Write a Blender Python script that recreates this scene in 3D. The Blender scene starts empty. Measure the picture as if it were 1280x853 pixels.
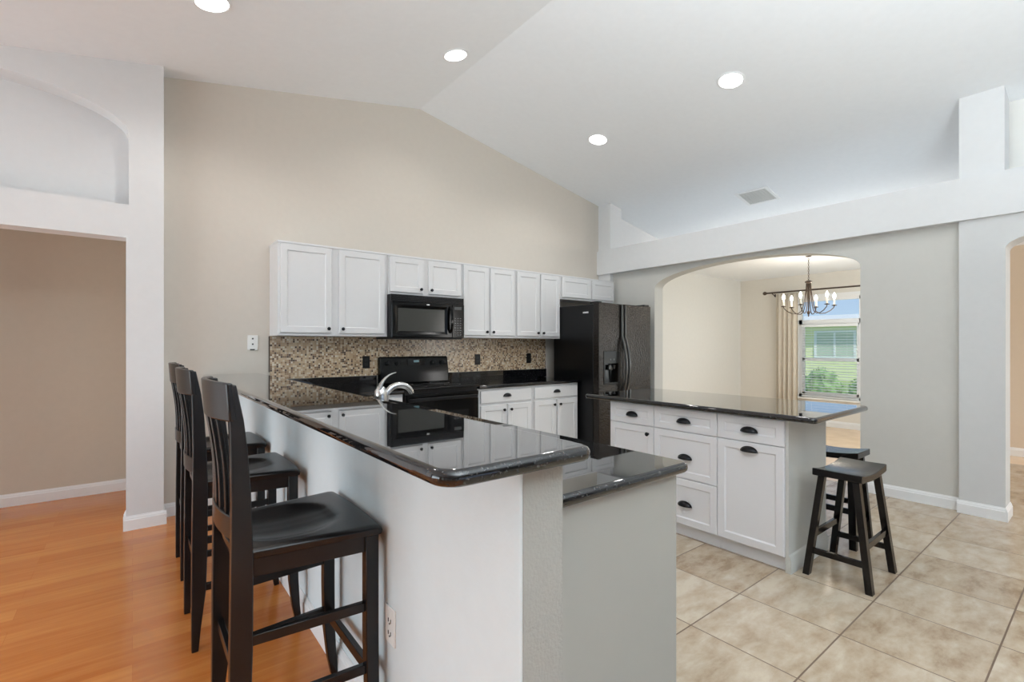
import bpy, bmesh, math, random
from mathutils import Vector, Matrix
from mathutils.geometry import tessellate_polygon
random.seed(7)
SC = bpy.context.scene
COL = SC.collection
R = math.radians
PI = math.pi

# ------------------------------------------------------------------ camera, world, lights, exposure
cd = bpy.data.cameras.new('camera')
cam = bpy.data.objects.new('camera', cd)
COL.objects.link(cam)
cd.sensor_width = 36.0
cd.lens = 603 / 1280 * 36
cd.shift_y = 5.5 / 1280
cd.clip_start = 0.05
cam.location = (0, 0, 1.30)
cam.rotation_euler = (R(90), 0, R(-38.2))
SC.camera = cam
SC.view_settings.view_transform = 'Standard'
SC.view_settings.look = 'None'
SC.view_settings.gamma = 1.0
SC.view_settings.use_curve_mapping = False
SC.view_settings.exposure = -0.04
SC.cycles.use_denoising = True
SC.cycles.max_bounces = 10
SC.cycles.diffuse_bounces = 6
SC.cycles.glossy_bounces = 5
SC.cycles.sample_clamp_indirect = 6.0

W = bpy.data.worlds.new('sky')
SC.world = W
W.use_nodes = True
nt = W.node_tree
nt.nodes.clear()
wo = nt.nodes.new('ShaderNodeOutputWorld')
wb = nt.nodes.new('ShaderNodeBackground')
tc = nt.nodes.new('ShaderNodeTexCoord')
sp = nt.nodes.new('ShaderNodeSeparateXYZ')
cr = nt.nodes.new('ShaderNodeValToRGB')
cr.color_ramp.elements[0].position = 0.0
cr.color_ramp.elements[0].color = (0.62, 0.78, 0.98, 1)
cr.color_ramp.elements[1].position = 0.35
cr.color_ramp.elements[1].color = (0.17, 0.38, 0.88, 1)
nz = nt.nodes.new('ShaderNodeTexNoise')
nz.inputs['Scale'].default_value = 5.0
nz.inputs['Detail'].default_value = 6.0
nr = nt.nodes.new('ShaderNodeValToRGB')
nr.color_ramp.elements[0].position = 0.52
nr.color_ramp.elements[1].position = 0.72
mx = nt.nodes.new('ShaderNodeMix')
mx.data_type = 'RGBA'
mx.inputs[7].default_value = (0.8, 0.88, 1.0, 1)
nt.links.new(tc.outputs['Generated'], sp.inputs[0])
nt.links.new(sp.outputs['Z'], cr.inputs[0])
nt.links.new(tc.outputs['Generated'], nz.inputs['Vector'])
nt.links.new(nz.outputs['Fac'], nr.inputs[0])
nt.links.new(nr.outputs['Color'], mx.inputs[0])
nt.links.new(cr.outputs['Color'], mx.inputs[6])
nt.links.new(mx.outputs[2], wb.inputs[0])
wb.inputs[1].default_value = 1.0
nt.links.new(wb.outputs[0], wo.inputs[0])


def area(name, loc, rot, sx, sy, power, color=(1, 1, 1), parent=None, spread=180):
    l = bpy.data.lights.new(name, 'AREA')
    l.shape = 'RECTANGLE'
    l.size, l.size_y = sx, sy
    l.energy = power
    l.color = color
    l.spread = R(spread)
    o = bpy.data.objects.new(name, l)
    o.location = loc
    o.rotation_euler = rot
    COL.objects.link(o)
    if parent:
        o.parent = parent
    return o


# daylight through the windows of the living side of the room (behind and left of the camera), and added fill lamps
area('daylight_left', (-3.72, 2.3, 1.3), (0, R(-102), 0), 2.2, 3.0, 112, (0.86, 0.965, 1.0))
area('daylight_rear', (1.6, -4.42, 1.7), (R(115), 0, 0), 4.4, 2.4, 5, (0.86, 0.965, 1.0))
area('ceiling_fill', (0.6, -1.2, 1.6), (R(180), R(13), 0), 1.2, 1.2, 275, (0.87, 0.96, 1.0), spread=150)  # added fill aimed up to brighten the ceiling, no lamp of the room
area('loft_fill', (7.5, 2.4, 2.68), (0, R(90), 0), .15, 3.6, 26, (1.0, 0.92, 0.82))  # added fill for the ceiling past the beam; the loft has no window
area('dining_fill', (7.0, 1.12, 1.4), (R(100), 0, 0), 2.0, 1.5, 42, (0.88, 0.97, 1.0))  # added fill for the dining room, set before a windowless wall
area('daylight_hall', (6.9, -4.4, 1.4), (R(90), 0, 0), 1.6, 1.8, 110, (1.0, 0.97, 0.93))
area('daylight_alcove', (-3.7, 5.05, 1.3), (0, R(-90), 0), 1.8, 0.8, 20, (0.95, 0.98, 1.0))
sl = bpy.data.lights.new('sun', 'SUN')
sl.energy = 4.0
sl.angle = R(2)
sl.color = (1, .96, .88)
so = bpy.data.objects.new('sun', sl)
COL.objects.link(so)
so.rotation_euler = Vector((-.35, -.5, .8)).to_track_quat('Z', 'Y').to_euler()
DOWN_POWER = 7.0
BULB_POWER = 3.0


# ------------------------------------------------------------------ materials
def base_mat(name):
    m = bpy.data.materials.new(name)
    m.use_nodes = True
    n = m.node_tree
    return m, n, n.nodes['Principled BSDF']


def pbr(name, c, rough=0.5, metal=0.0, var=0.0, vs=20.0, bump=0.0, bs=200.0, coat=0.0, spec=None, emit=None, es=0.0, bdist=0.002):
    m, n, b = base_mat(name)
    b.inputs['Roughness'].default_value = rough
    b.inputs['Metallic'].default_value = metal
    b.inputs['Coat Weight'].default_value = coat
    b.inputs['Coat Roughness'].default_value = 0.08
    if spec is not None:
        b.inputs['Specular IOR Level'].default_value = spec
    t = n.nodes.new('ShaderNodeTexCoord')
    ns = n.nodes.new('ShaderNodeTexNoise')
    ns.inputs['Scale'].default_value = vs
    ns.inputs['Detail'].default_value = 4
    n.links.new(t.outputs['Object'], ns.inputs['Vector'])
    r = n.nodes.new('ShaderNodeValToRGB')
    r.color_ramp.elements[0].position = 0.3
    r.color_ramp.elements[1].position = 0.7
    r.color_ramp.elements[0].color = (c[0] * (1 - var), c[1] * (1 - var), c[2] * (1 - var), 1)
    r.color_ramp.elements[1].color = (min(1, c[0] * (1 + var)), min(1, c[1] * (1 + var)), min(1, c[2] * (1 + var)), 1)
    n.links.new(ns.outputs['Fac'], r.inputs[0])
    n.links.new(r.outputs['Color'], b.inputs['Base Color'])
    if bump:
        n2 = n.nodes.new('ShaderNodeTexNoise')
        n2.inputs['Scale'].default_value = bs
        n2.inputs['Detail'].default_value = 2
        n.links.new(t.outputs['Object'], n2.inputs['Vector'])
        bp = n.nodes.new('ShaderNodeBump')
        bp.inputs['Strength'].default_value = bump
        bp.inputs['Distance'].default_value = bdist
        n.links.new(n2.outputs['Fac'], bp.inputs['Height'])
        n.links.new(bp.outputs[0], b.inputs['Normal'])
    if emit:
        b.inputs['Emission Color'].default_value = (*emit, 1)
        b.inputs['Emission Strength'].default_value = es
    return m


def srgb(r, g, b):
    f = lambda v: (v / 255 / 12.92) if v / 255 <= 0.04045 else ((v / 255 + 0.055) / 1.055) ** 2.4
    return (f(r), f(g), f(b))


M = {}
M['ceiling'] = pbr('ceiling_paint', srgb(240, 243, 246), 0.9, bump=0.25, bs=60, var=0.01)
M['white_wall'] = pbr('white_wall_paint', srgb(220, 221, 222), 0.85, bump=0.15, bs=90, var=0.01)
M['hall_wall'] = pbr('hall_wall_paint', srgb(216, 200, 180), 0.85, var=0.01)
M['rear_wall'] = pbr('rear_wall_dimmed', srgb(128, 121, 113), 0.9, var=0.01)  # unseen wall darkened so that its reflections stay dim
M['window_wall'] = pbr('dining_window_wall_paint', srgb(227, 222, 213), 0.85, bump=0.1, bs=90, var=0.01)
M['wall_end_shade'] = pbr('grey_textured_wall_shade', srgb(166, 165, 159), 0.85, bump=0.6, bs=120, var=0.02)  # half wall colour darkened to put shade on its end face
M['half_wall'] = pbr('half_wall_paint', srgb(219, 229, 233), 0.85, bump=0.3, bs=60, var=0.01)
M['grey_wall'] = pbr('pale_grey_wall_paint', srgb(201, 200, 195), 0.85, bump=0.15, bs=90, var=0.01)
M['beige_wall'] = pbr('beige_wall_paint', srgb(210, 203, 193), 0.85, bump=0.15, bs=90, var=0.012)
M['tan_wall'] = pbr('tan_wall_paint', srgb(203, 193, 178), 0.85, bump=0.15, bs=90, var=0.012)
M['cream_wall'] = pbr('cream_wall_paint', srgb(228, 227, 223), 0.85, bump=0.1, bs=90, var=0.01)
M['trim'] = pbr('trim_enamel', srgb(236, 237, 238), 0.4, var=0.005)
M['cabinet'] = pbr('cabinet_enamel', srgb(222, 222, 223), 0.38, var=0.006)
M['island_white'] = pbr('island_enamel', srgb(230, 231, 235), 0.4, var=0.004)
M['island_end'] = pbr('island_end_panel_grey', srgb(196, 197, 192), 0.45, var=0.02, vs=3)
M['end_panel'] = pbr('end_panel_shaded', srgb(165, 164, 158), 0.5, var=0.01, vs=3)  # cabinet white darkened to carry the shade on this side
M['pull'] = pbr('black_pull_metal', (0.012, 0.012, 0.014), 0.3, 0.6)
M['black_gloss'] = pbr('black_gloss_enamel', (0.003, 0.003, 0.003), 0.12, spec=0.2)
M['black_satin'] = pbr('black_satin_plastic', (0.005, 0.005, 0.006), 0.35, spec=0.3)
M['fridge_side'] = pbr('fridge_side_black', (0.0035, 0.0035, 0.004), 0.28, spec=0.3)
M['fridge_door'] = pbr('fridge_door_black', (0.026, 0.021, 0.018), 0.16, 0.6, bump=1.0, bs=55, bdist=.006)
M['dispenser_dark'] = pbr('dispenser_dark_plastic', (0.010, 0.009, 0.008), 0.35, spec=0.25)
M['handle_grey'] = pbr('handle_dark_metal', (0.10, 0.098, 0.094), 0.3, 0.8)
M['silver'] = pbr('silver_metal', (0.7, 0.7, 0.7), 0.25, 0.9)
M['glass_dark'] = pbr('dark_glass', (0.006, 0.006, 0.007), 0.04, spec=0.4)
M['mw_window'] = pbr('microwave_window', (0.045, 0.045, 0.040), 0.15, spec=0.3)
M['keys'] = pbr('keypad_grey', (0.12, 0.12, 0.12), 0.5)
M['lcd'] = pbr('display_grey', (0.06, 0.065, 0.065), 0.3)
M['chrome'] = pbr('brushed_nickel', (0.62, 0.62, 0.61), 0.22, 1.0)
M['steel'] = pbr('steel', (0.45, 0.45, 0.45), 0.3, 1.0)
M['stool'] = pbr('espresso_wood', (0.009, 0.0075, 0.0075), 0.27, spec=0.38, var=0.25, vs=8)
M['saddle'] = pbr('dark_brown_black_wood', (0.006, 0.0045, 0.004), 0.2, spec=0.3, var=0.3, vs=8)
M['plate_white'] = pbr('white_plate', srgb(240, 240, 238), 0.35)
M['plate_black'] = pbr('black_plate', (0.006, 0.005, 0.005), 0.35, spec=0.25)
M['bronze'] = pbr('bronze_metal', (0.09, 0.065, 0.05), 0.4, 0.7)
M['curtain'] = pbr('curtain_fabric', srgb(212, 203, 188), 0.9, var=0.03, bump=0.3, bs=300)
M['blind'] = pbr('blind_white', srgb(235, 238, 240), 0.5)
M['candle'] = pbr('candle_sleeve', srgb(240, 235, 220), 0.5)
M['bulb'] = pbr('lit_bulb', (1, 0.95, 0.85), 0.4, emit=(1.0, 0.93, 0.82), es=9)
M['led'] = pbr('lit_diffuser', (1, 1, 1), 0.4, emit=(1.0, 0.985, 0.96), es=9)
M['siding'] = pbr('siding_spare', srgb(190, 205, 165), 0.8, var=0.03)
M['roof'] = pbr('grey_shingle', srgb(205, 205, 200), 0.9, var=0.1)
M['grass'] = pbr('grass', (0.26, 0.36, 0.13), 0.9, var=0.3, vs=3)
M['leaf'] = pbr('leaves', (0.22, 0.34, 0.14), 0.7, var=0.5, vs=6)
M['siding_pane'] = pbr('pale_blind_pane', srgb(196, 206, 190), 0.4)
M['sill'] = pbr('marble_sill', srgb(240, 240, 238), 0.3)
M['grille'] = pbr('vent_grille_grey', srgb(216, 216, 213), 0.6)
M['glare_wood'] = pbr('glare_wood_floor', srgb(224, 196, 164), 0.25, var=.06, vs=5)  # wood lightened so that its colour carries the floor glare
M['pier_wall'] = pbr('pier_wall_paint', srgb(207, 208, 208), 0.85, bump=0.15, bs=90, var=0.01)
M['dark_slot'] = pbr('dark_slot', (0.03, 0.03, 0.03), 0.7)


def mat_glass():
    m, n, b = base_mat('window_glass')
    n.nodes.remove(b)
    out = n.nodes['Material Output']
    tr = n.nodes.new('ShaderNodeBsdfTransparent')
    tr.inputs[0].default_value = (0.95, 0.98, 0.97, 1)
    gl = n.nodes.new('ShaderNodeBsdfGlossy')
    gl.inputs['Roughness'].default_value = 0.02
    fr = n.nodes.new('ShaderNodeFresnel')
    fr.inputs[0].default_value = 1.45
    mxs = n.nodes.new('ShaderNodeMixShader')
    n.links.new(fr.outputs[0], mxs.inputs[0])
    n.links.new(tr.outputs[0], mxs.inputs[1])
    n.links.new(gl.outputs[0], mxs.inputs[2])
    n.links.new(mxs.outputs[0], out.inputs[0])
    return m


M['glass'] = mat_glass()


def mat_granite():
    m, n, b = base_mat('black_granite')
    t = n.nodes.new('ShaderNodeTexCoord')
    v = n.nodes.new('ShaderNodeTexVoronoi')
    v.inputs['Scale'].default_value = 260
    n.links.new(t.outputs['Object'], v.inputs['Vector'])
    w = n.nodes.new('ShaderNodeSeparateColor')
    n.links.new(v.outputs['Color'], w.inputs[0])
    r = n.nodes.new('ShaderNodeValToRGB')
    e = r.color_ramp.elements
    e[0].position = 0.0
    e[0].color = (0.003, 0.003, 0.004, 1)
    e[1].position = 0.80
    e[1].color = (0.005, 0.005, 0.006, 1)
    x = e.new(0.90)
    x.color = (0.016, 0.016, 0.02, 1)
    x = e.new(0.97)
    x.color = (0.045, 0.043, 0.042, 1)
    n.links.new(w.outputs[0], r.inputs[0])
    n.links.new(r.outputs[0], b.inputs['Base Color'])
    b.inputs['Roughness'].default_value = 0.02
    b.inputs['IOR'].default_value = 1.38
    b.inputs['Coat Weight'].default_value = 0.8
    b.inputs['Coat Roughness'].default_value = 0.02
    b.inputs['Coat IOR'].default_value = 1.45
    return m


M['granite'] = mat_granite()


def math_node(n, op, a, b=None):
    k = n.nodes.new('ShaderNodeMath')
    k.operation = op
    for i, s in enumerate((a, b)):
        if s is None:
            continue
        if isinstance(s, (int, float)):
            k.inputs[i].default_value = s
        else:
            n.links.new(s, k.inputs[i])
    return k.outputs[0]


def mat_mosaic():
    m, n, b = base_mat('mosaic_tile')
    t = n.nodes.new('ShaderNodeTexCoord')
    s = n.nodes.new('ShaderNodeSeparateXYZ')
    n.links.new(t.outputs['Object'], s.inputs[0])
    P = 0.0165
    xs = math_node(n, 'DIVIDE', s.outputs['X'], P)
    zs = math_node(n, 'DIVIDE', s.outputs['Z'], P)
    fx = math_node(n, 'FLOOR', xs)
    fz = math_node(n, 'FLOOR', zs)
    c = n.nodes.new('ShaderNodeCombineXYZ')
    n.links.new(fx, c.inputs[0])
    n.links.new(fz, c.inputs[1])
    wn = n.nodes.new('ShaderNodeTexWhiteNoise')
    wn.noise_dimensions = '3D'
    n.links.new(c.outputs[0], wn.inputs['Vector'])
    r = n.nodes.new('ShaderNodeValToRGB')
    r.color_ramp.interpolation = 'CONSTANT'
    e = r.color_ramp.elements
    cols = [(0.0, srgb(200, 174, 142)), (0.26, srgb(186, 158, 126)), (0.44, srgb(214, 198, 172)), (0.60, srgb(160, 130, 100)),
            (0.74, srgb(128, 98, 74)), (0.87, srgb(78, 58, 47)), (0.965, srgb(222, 212, 194))]
    e[0].position = 0
    e[0].color = (*cols[0][1], 1)
    e[1].position = cols[1][0]
    e[1].color = (*cols[1][1], 1)
    for p, k in cols[2:]:
        x = e.new(p)
        x.color = (*k, 1)
    n.links.new(wn.outputs['Value'], r.inputs[0])
    gx = math_node(n, 'LESS_THAN', math_node(n, 'FRACT', xs), 0.10)
    gz = math_node(n, 'LESS_THAN', math_node(n, 'FRACT', zs), 0.10)
    g = math_node(n, 'MAXIMUM', gx, gz)
    mxn = n.nodes.new('ShaderNodeMix')
    mxn.data_type = 'RGBA'
    mxn.inputs[7].default_value = (*srgb(178, 165, 146), 1)
    n.links.new(g, mxn.inputs[0])
    n.links.new(r.outputs[0], mxn.inputs[6])
    n.links.new(mxn.outputs[2], b.inputs['Base Color'])
    rr = math_node(n, 'ADD', math_node(n, 'MULTIPLY', g, 0.5), 0.22)
    n.links.new(rr, b.inputs['Roughness'])
    return m


M['mosaic'] = mat_mosaic()


def mat_tile_floor():
    m, n, b = base_mat('travertine_floor_tile')
    t = n.nodes.new('ShaderNodeTexCoord')
    s = n.nodes.new('ShaderNodeSeparateXYZ')
    n.links.new(t.outputs['Object'], s.inputs[0])
    P = 0.457
    xs = math_node(n, 'DIVIDE', math_node(n, 'SUBTRACT', s.outputs['X'], 3.41 - 10 * P), P)
    ys = math_node(n, 'DIVIDE', math_node(n, 'SUBTRACT', s.outputs['Y'], 0.79 - 20 * P), P)
    c = n.nodes.new('ShaderNodeCombineXYZ')
    n.links.new(math_node(n, 'FLOOR', xs), c.inputs[0])
    n.links.new(math_node(n, 'FLOOR', ys), c.inputs[1])
    wn = n.nodes.new('ShaderNodeTexWhiteNoise')
    n.links.new(c.outputs[0], wn.inputs['Vector'])
    # noise offset per tile
    va = n.nodes.new('ShaderNodeVectorMath')
    va.operation = 'MULTIPLY_ADD'
    n.links.new(wn.outputs['Color'], va.inputs[0])
    va.inputs[1].default_value = (9, 9, 9)
    n.links.new(t.outputs['Object'], va.inputs[2])
    mp = n.nodes.new('ShaderNodeMapping')
    mp.inputs['Scale'].default_value = (0.75, 1.5, 1)
    n.links.new(va.outputs[0], mp.inputs[0])
    n1 = n.nodes.new('ShaderNodeTexNoise')
    n1.inputs['Scale'].default_value = 7
    n1.inputs['Detail'].default_value = 8
    n1.inputs['Roughness'].default_value = 0.65
    n1.inputs['Distortion'].default_value = 0.15
    n.links.new(mp.outputs[0], n1.inputs['Vector'])
    mixv = math_node(n, 'ADD', n1.outputs['Fac'], math_node(n, 'MULTIPLY', math_node(n, 'SUBTRACT', wn.outputs['Value'], 0.5), 0.16))
    r = n.nodes.new('ShaderNodeValToRGB')
    e = r.color_ramp.elements
    e[0].position = 0.30
    e[0].color = (*srgb(146, 124, 101), 1)
    e[1].position = 0.68
    e[1].color = (*srgb(190, 176, 157), 1)
    x = e.new(0.46)
    x.color = (*srgb(171, 153, 131), 1)
    n.links.new(mixv, r.inputs[0])
    W_ = 0.014
    fx = math_node(n, 'ABSOLUTE', math_node(n, 'SUBTRACT', math_node(n, 'FRACT', math_node(n, 'ADD', xs, 0.5)), 0.5))
    fy = math_node(n, 'ABSOLUTE', math_node(n, 'SUBTRACT', math_node(n, 'FRACT', math_node(n, 'ADD', ys, 0.5)), 0.5))
    g = math_node(n, 'LESS_THAN', math_node(n, 'MINIMUM', fx, fy), W_ / 2)
    mxn = n.nodes.new('ShaderNodeMix')
    mxn.data_type = 'RGBA'
    mxn.inputs[7].default_value = (*srgb(105, 86, 70), 1)
    n.links.new(g, mxn.inputs[0])
    n.links.new(r.outputs[0], mxn.inputs[6])
    n.links.new(mxn.outputs[2], b.inputs['Base Color'])
    rr = math_node(n, 'ADD', math_node(n, 'MULTIPLY', g, 0.5), math_node(n, 'ADD', math_node(n, 'MULTIPLY', n1.outputs['Fac'], 0.12), 0.14))
    n.links.new(rr, b.inputs['Roughness'])
    bp = n.nodes.new('ShaderNodeBump')
    bp.inputs['Strength'].default_value = 0.5
    bp.inputs['Distance'].default_value = 0.002
    bp.invert = True
    n.links.new(g, bp.inputs['Height'])
    n.links.new(bp.outputs[0], b.inputs['Normal'])
    return m


M['tile'] = mat_tile_floor()


def mat_wood_floor():
    m, n, b = base_mat('orange_wood_planks')
    t = n.nodes.new('ShaderNodeTexCoord')
    br = n.nodes.new('ShaderNodeTexBrick')
    br.offset = 0.37
    br.inputs['Scale'].default_value = 1.0
    br.inputs['Brick Width'].default_value = 1.2
    br.inputs['Row Height'].default_value = 0.125
    br.inputs['Mortar Size'].default_value = 0.0012
    br.inputs['Mortar Smooth'].default_value = 0.2
    br.inputs['Color1'].default_value = (0.43, 0.43, 0.43, 1)
    br.inputs['Color2'].default_value = (0.60, 0.60, 0.60, 1)
    br.inputs['Mortar'].default_value = (0.40, 0.40, 0.40, 1)
    n.links.new(t.outputs['Object'], br.inputs['Vector'])
    mp = n.nodes.new('ShaderNodeMapping')
    mp.inputs['Scale'].default_value = (1.2, 14, 1)
    n.links.new(t.outputs['Object'], mp.inputs[0])
    ns = n.nodes.new('ShaderNodeTexNoise')
    ns.inputs['Scale'].default_value = 2.2
    ns.inputs['Detail'].default_value = 6
    ns.inputs['Distortion'].default_value = 0.8
    n.links.new(mp.outputs[0], ns.inputs['Vector'])
    sc_ = n.nodes.new('ShaderNodeSeparateColor')
    n.links.new(br.outputs['Color'], sc_.inputs[0])
    v = math_node(n, 'ADD', math_node(n, 'MULTIPLY', sc_.outputs[0], 0.75), math_node(n, 'MULTIPLY', ns.outputs['Fac'], 0.25))
    r = n.nodes.new('ShaderNodeValToRGB')
    e = r.color_ramp.elements
    e[0].position = 0.38
    e[0].color = (*srgb(176, 98, 40), 1)
    e[1].position = 0.66
    e[1].color = (*srgb(212, 140, 74), 1)
    n.links.new(v, r.inputs[0])
    n.links.new(r.outputs[0], b.inputs['Base Color'])
    b.inputs['Roughness'].default_value = 0.2
    return m


M['wood'] = mat_wood_floor()


# ------------------------------------------------------------------ geometry helpers
class MB:
    def __init__(s):
        s.bm = bmesh.new()

    def box(s, x0, y0, z0, x1, y1, z1):
        v = [s.bm.verts.new(p) for p in ((x0, y0, z0), (x1, y0, z0), (x1, y1, z0), (x0, y1, z0), (x0, y0, z1), (x1, y0, z1), (x1, y1, z1), (x0, y1, z1))]
        for f in ((0, 3, 2, 1), (4, 5, 6, 7), (0, 1, 5, 4), (1, 2, 6, 5), (2, 3, 7, 6), (3, 0, 4, 7)):
            s.bm.faces.new([v[i] for i in f])
        return s

    def hexa(s, bot, top):
        v = [s.bm.verts.new(p) for p in list(bot) + list(top)]
        for f in ((0, 3, 2, 1), (4, 5, 6, 7), (0, 1, 5, 4), (1, 2, 6, 5), (2, 3, 7, 6), (3, 0, 4, 7)):
            s.bm.faces.new([v[i] for i in f])
        return s

    def loft(s, rings, cap=True, closed=True):
        rs = [[s.bm.verts.new(p) for p in r] for r in rings]
        n = len(rs[0])
        for a, b in zip(rs, rs[1:]):
            for i in range(n if closed else n - 1):
                j = (i + 1) % n
                s.bm.faces.new((a[i], a[j], b[j], b[i]))
        if cap and closed:
            s.bm.faces.new(rs[0][::-1])
            s.bm.faces.new(rs[-1])
        return s

    def rect_bar(s, pts, ws, hs, side=(0, 1, 0)):
        """bar with rectangular section through pts; ws along side, hs perpendicular"""
        rings = []
        side = Vector(side)
        for i, p in enumerate(pts):
            p = Vector(p)
            a = Vector(pts[max(0, i - 1)])
            b = Vector(pts[min(len(pts) - 1, i + 1)])
            d = (b - a).normalized()
            sd = (side - d * side.dot(d)).normalized()
            u = d.cross(sd)
            w = (ws[i] if isinstance(ws, (list, tuple)) else ws) / 2
            h = (hs[i] if isinstance(hs, (list, tuple)) else hs) / 2
            rings.append([p + sd * w + u * h, p - sd * w + u * h, p - sd * w - u * h, p + sd * w - u * h])
        return s.loft(rings)

    def tube(s, pts, r, n=10):
        rings = []
        prev = None
        for i, p in enumerate(pts):
            p = Vector(p)
            a = Vector(pts[max(0, i - 1)])
            b = Vector(pts[min(len(pts) - 1, i + 1)])
            d = (b - a).normalized()
            if prev is None:
                up = Vector((0, 0, 1)) if abs(d.z) < 0.9 else Vector((1, 0, 0))
                sd = d.cross(up).normalized()
            else:
                sd = (prev - d * prev.dot(d)).normalized()
            prev = sd
            u = d.cross(sd)
            rr = r[i] if isinstance(r, (list, tuple)) else r
            rings.append([p + (sd * math.cos(2 * PI * k / n) + u * math.sin(2 * PI * k / n)) * rr for k in range(n)])
        return s.loft(rings)

    def lathe(s, prof, n=24, c=(0, 0, 0), axis='z', cap=True):
        """prof: list of (radius, height)"""
        rings = []
        for r_, h in prof:
            ring = []
            for k in range(n):
                a = 2 * PI * k / n
                x, y = max(r_, 1e-5) * math.cos(a), max(r_, 1e-5) * math.sin(a)
                if axis == 'z':
                    ring.append((c[0] + x, c[1] + y, c[2] + h))
                elif axis == 'y':      # height runs towards -y
                    ring.append((c[0] + x, c[1] - h, c[2] + y))
                else:
                    ring.append((c[0] + h, c[1] + x, c[2] + y))
            rings.append(ring)
        return s.loft(rings, cap=cap)

    def prism(s, outer, holes, a, b, plane='xz'):
        """2-D outline (with holes) extruded from a to b along the third axis"""
        def P(p, d):
            if plane == 'xz':
                return (p[0], d, p[1])
            if plane == 'yz':
                return (d, p[0], p[1])
            return (p[0], p[1], d)
        loops = [outer] + list(holes)
        va = [[s.bm.verts.new(P(p, a)) for p in l] for l in loops]
        vb = [[s.bm.verts.new(P(p, b)) for p in l] for l in loops]
        if not holes:
            s.bm.faces.new(va[0])
            s.bm.faces.new(vb[0][::-1])
        else:
            tris = tessellate_polygon([[Vector((p[0], p[1], 0)) for p in l] for l in loops])
            fa = [v for l in va for v in l]
            fb = [v for l in vb for v in l]
            for t in tris:
                try:
                    s.bm.faces.new([fa[i] for i in t])
                    s.bm.faces.new([fb[i] for i in t][::-1])
                except ValueError:
                    pass
        for la, lb in zip(va, vb):
            n = len(la)
            for i in range(n):
                j = (i + 1) % n
                s.bm.faces.new((la[i], lb[i], lb[j], la[j]))
        return s

    def xf(s, mtx):
        bmesh.ops.transform(s.bm, matrix=mtx, verts=s.bm.verts)
        return s

    def build(s, name, mat, parent=None, at=None, bevel=0.0, seg=2, smooth=True, angle=35, solid=0.0, subsurf=0):
        bm = s.bm
        bmesh.ops.recalc_face_normals(bm, faces=bm.faces)
        if at is not None:
            bmesh.ops.translate(bm, vec=-Vector(at), verts=bm.verts)
        elif parent is not None:
            root = parent
            while root.parent:
                root = root.parent
            mt = Matrix.LocRotScale(root.location, root.rotation_euler, None).inverted()
            bmesh.ops.transform(bm, matrix=mt, verts=bm.verts)
        me = bpy.data.meshes.new(name)
        bm.to_mesh(me)
        bm.free()
        if smooth:
            for p in me.polygons:
                p.use_smooth = True
            me.set_sharp_from_angle(angle=R(angle))
        o = bpy.data.objects.new(name, me)
        me.materials.append(M[mat] if isinstance(mat, str) else mat)
        COL.objects.link(o)
        if at is not None:
            o.location = at
        if parent is not None:
            o.parent = parent
        if solid:
            md = o.modifiers.new('thickness', 'SOLIDIFY')
            md.thickness = solid
            md.offset = 0
        if bevel:
            md = o.modifiers.new('edges', 'BEVEL')
            md.width = bevel
            md.segments = seg
            md.limit_method = 'ANGLE'
            md.angle_limit = R(35)
            md.use_clamp_overlap = True
            md.harden_normals = False
        if subsurf:
            md = o.modifiers.new('smooth', 'SUBSURF')
            md.levels = subsurf
            md.render_levels = subsurf
        return o


def tag(o, label, cat, group=None, kind=None):
    if label:
        o['label'] = label
    if cat:
        o['category'] = cat
    if group:
        o['group'] = group
    if kind:
        o['kind'] = kind
    return o


def thing(name, label, cat, loc=(0, 0, 0), rz=0.0, group=None):
    o = bpy.data.objects.new(name, None)
    o.empty_display_size = 0.1
    o.location = loc
    o.rotation_euler = (0, 0, rz)
    COL.objects.link(o)
    return tag(o, label, cat, group)


def struct(name, mb, mat, bevel=0.0, label=None, parent=None, smooth=False):
    o = mb.build(name, mat, parent=parent, bevel=bevel, smooth=smooth or bevel > 0)
    if parent is None:
        o['kind'] = 'structure'
        if label:
            o['label'] = label
    return o


def dup(root, loc, rz, label, group=None):
    def rec(o, parent):
        c = o.copy()
        COL.objects.link(c)
        if parent:
            c.parent = parent
        for ch in list(o.children):
            if ch.name in names:
                rec(ch, c)
        return c
    names = set(x.name for x in root.children_recursive)
    r = rec(root, None)
    r.location = loc
    r.rotation_euler = (0, 0, rz)
    r['label'] = label
    if group:
        r['group'] = group
    return r


def arc(cx, cy, rx, ry, a0, a1, n):
    return [(cx + rx * math.cos(R(a0 + (a1 - a0) * i / n)), cy + ry * math.sin(R(a0 + (a1 - a0) * i / n))) for i in range(n + 1)]


def CH(x):
    return 3.74 - 0.19 * abs(x - 2.33)


# ------------------------------------------------------------------ room shell
XL, YR, YB = -3.8, -4.5, 4.5
struct('floor_wood', MB().box(XL - .15, -0.6, -0.1, 0.70, 5.72, 0), 'wood')
struct('floor_tile', MB().box(XL - .15, YR - .15, -0.1, 0.70, -0.6, 0).box(0.70, YR - .15, -0.1, 7.6, 1.05, 0).box(0.70, 1.05, -0.1, 5.29, 4.65, 0), 'tile')
struct('floor_dining', MB().box(5.29, 1.05, -0.1, 8.9, 4.5, 0).box(7.6, YR - .15, -.1, 8.9, 1.05, 0), 'glare_wood')
mb = MB()
mb.hexa([(XL - .15, YR - .15, CH(XL - .15)), (2.33, YR - .15, 3.74), (2.33, 4.65, 3.74), (XL - .15, 4.65, CH(XL - .15))],
        [(XL - .15, YR - .15, CH(XL - .15) + .12), (2.33, YR - .15, 3.86), (2.33, 4.65, 3.86), (XL - .15, 4.65, CH(XL - .15) + .12)])
struct('ceiling_left', mb, 'ceiling')
mb = MB()
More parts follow.
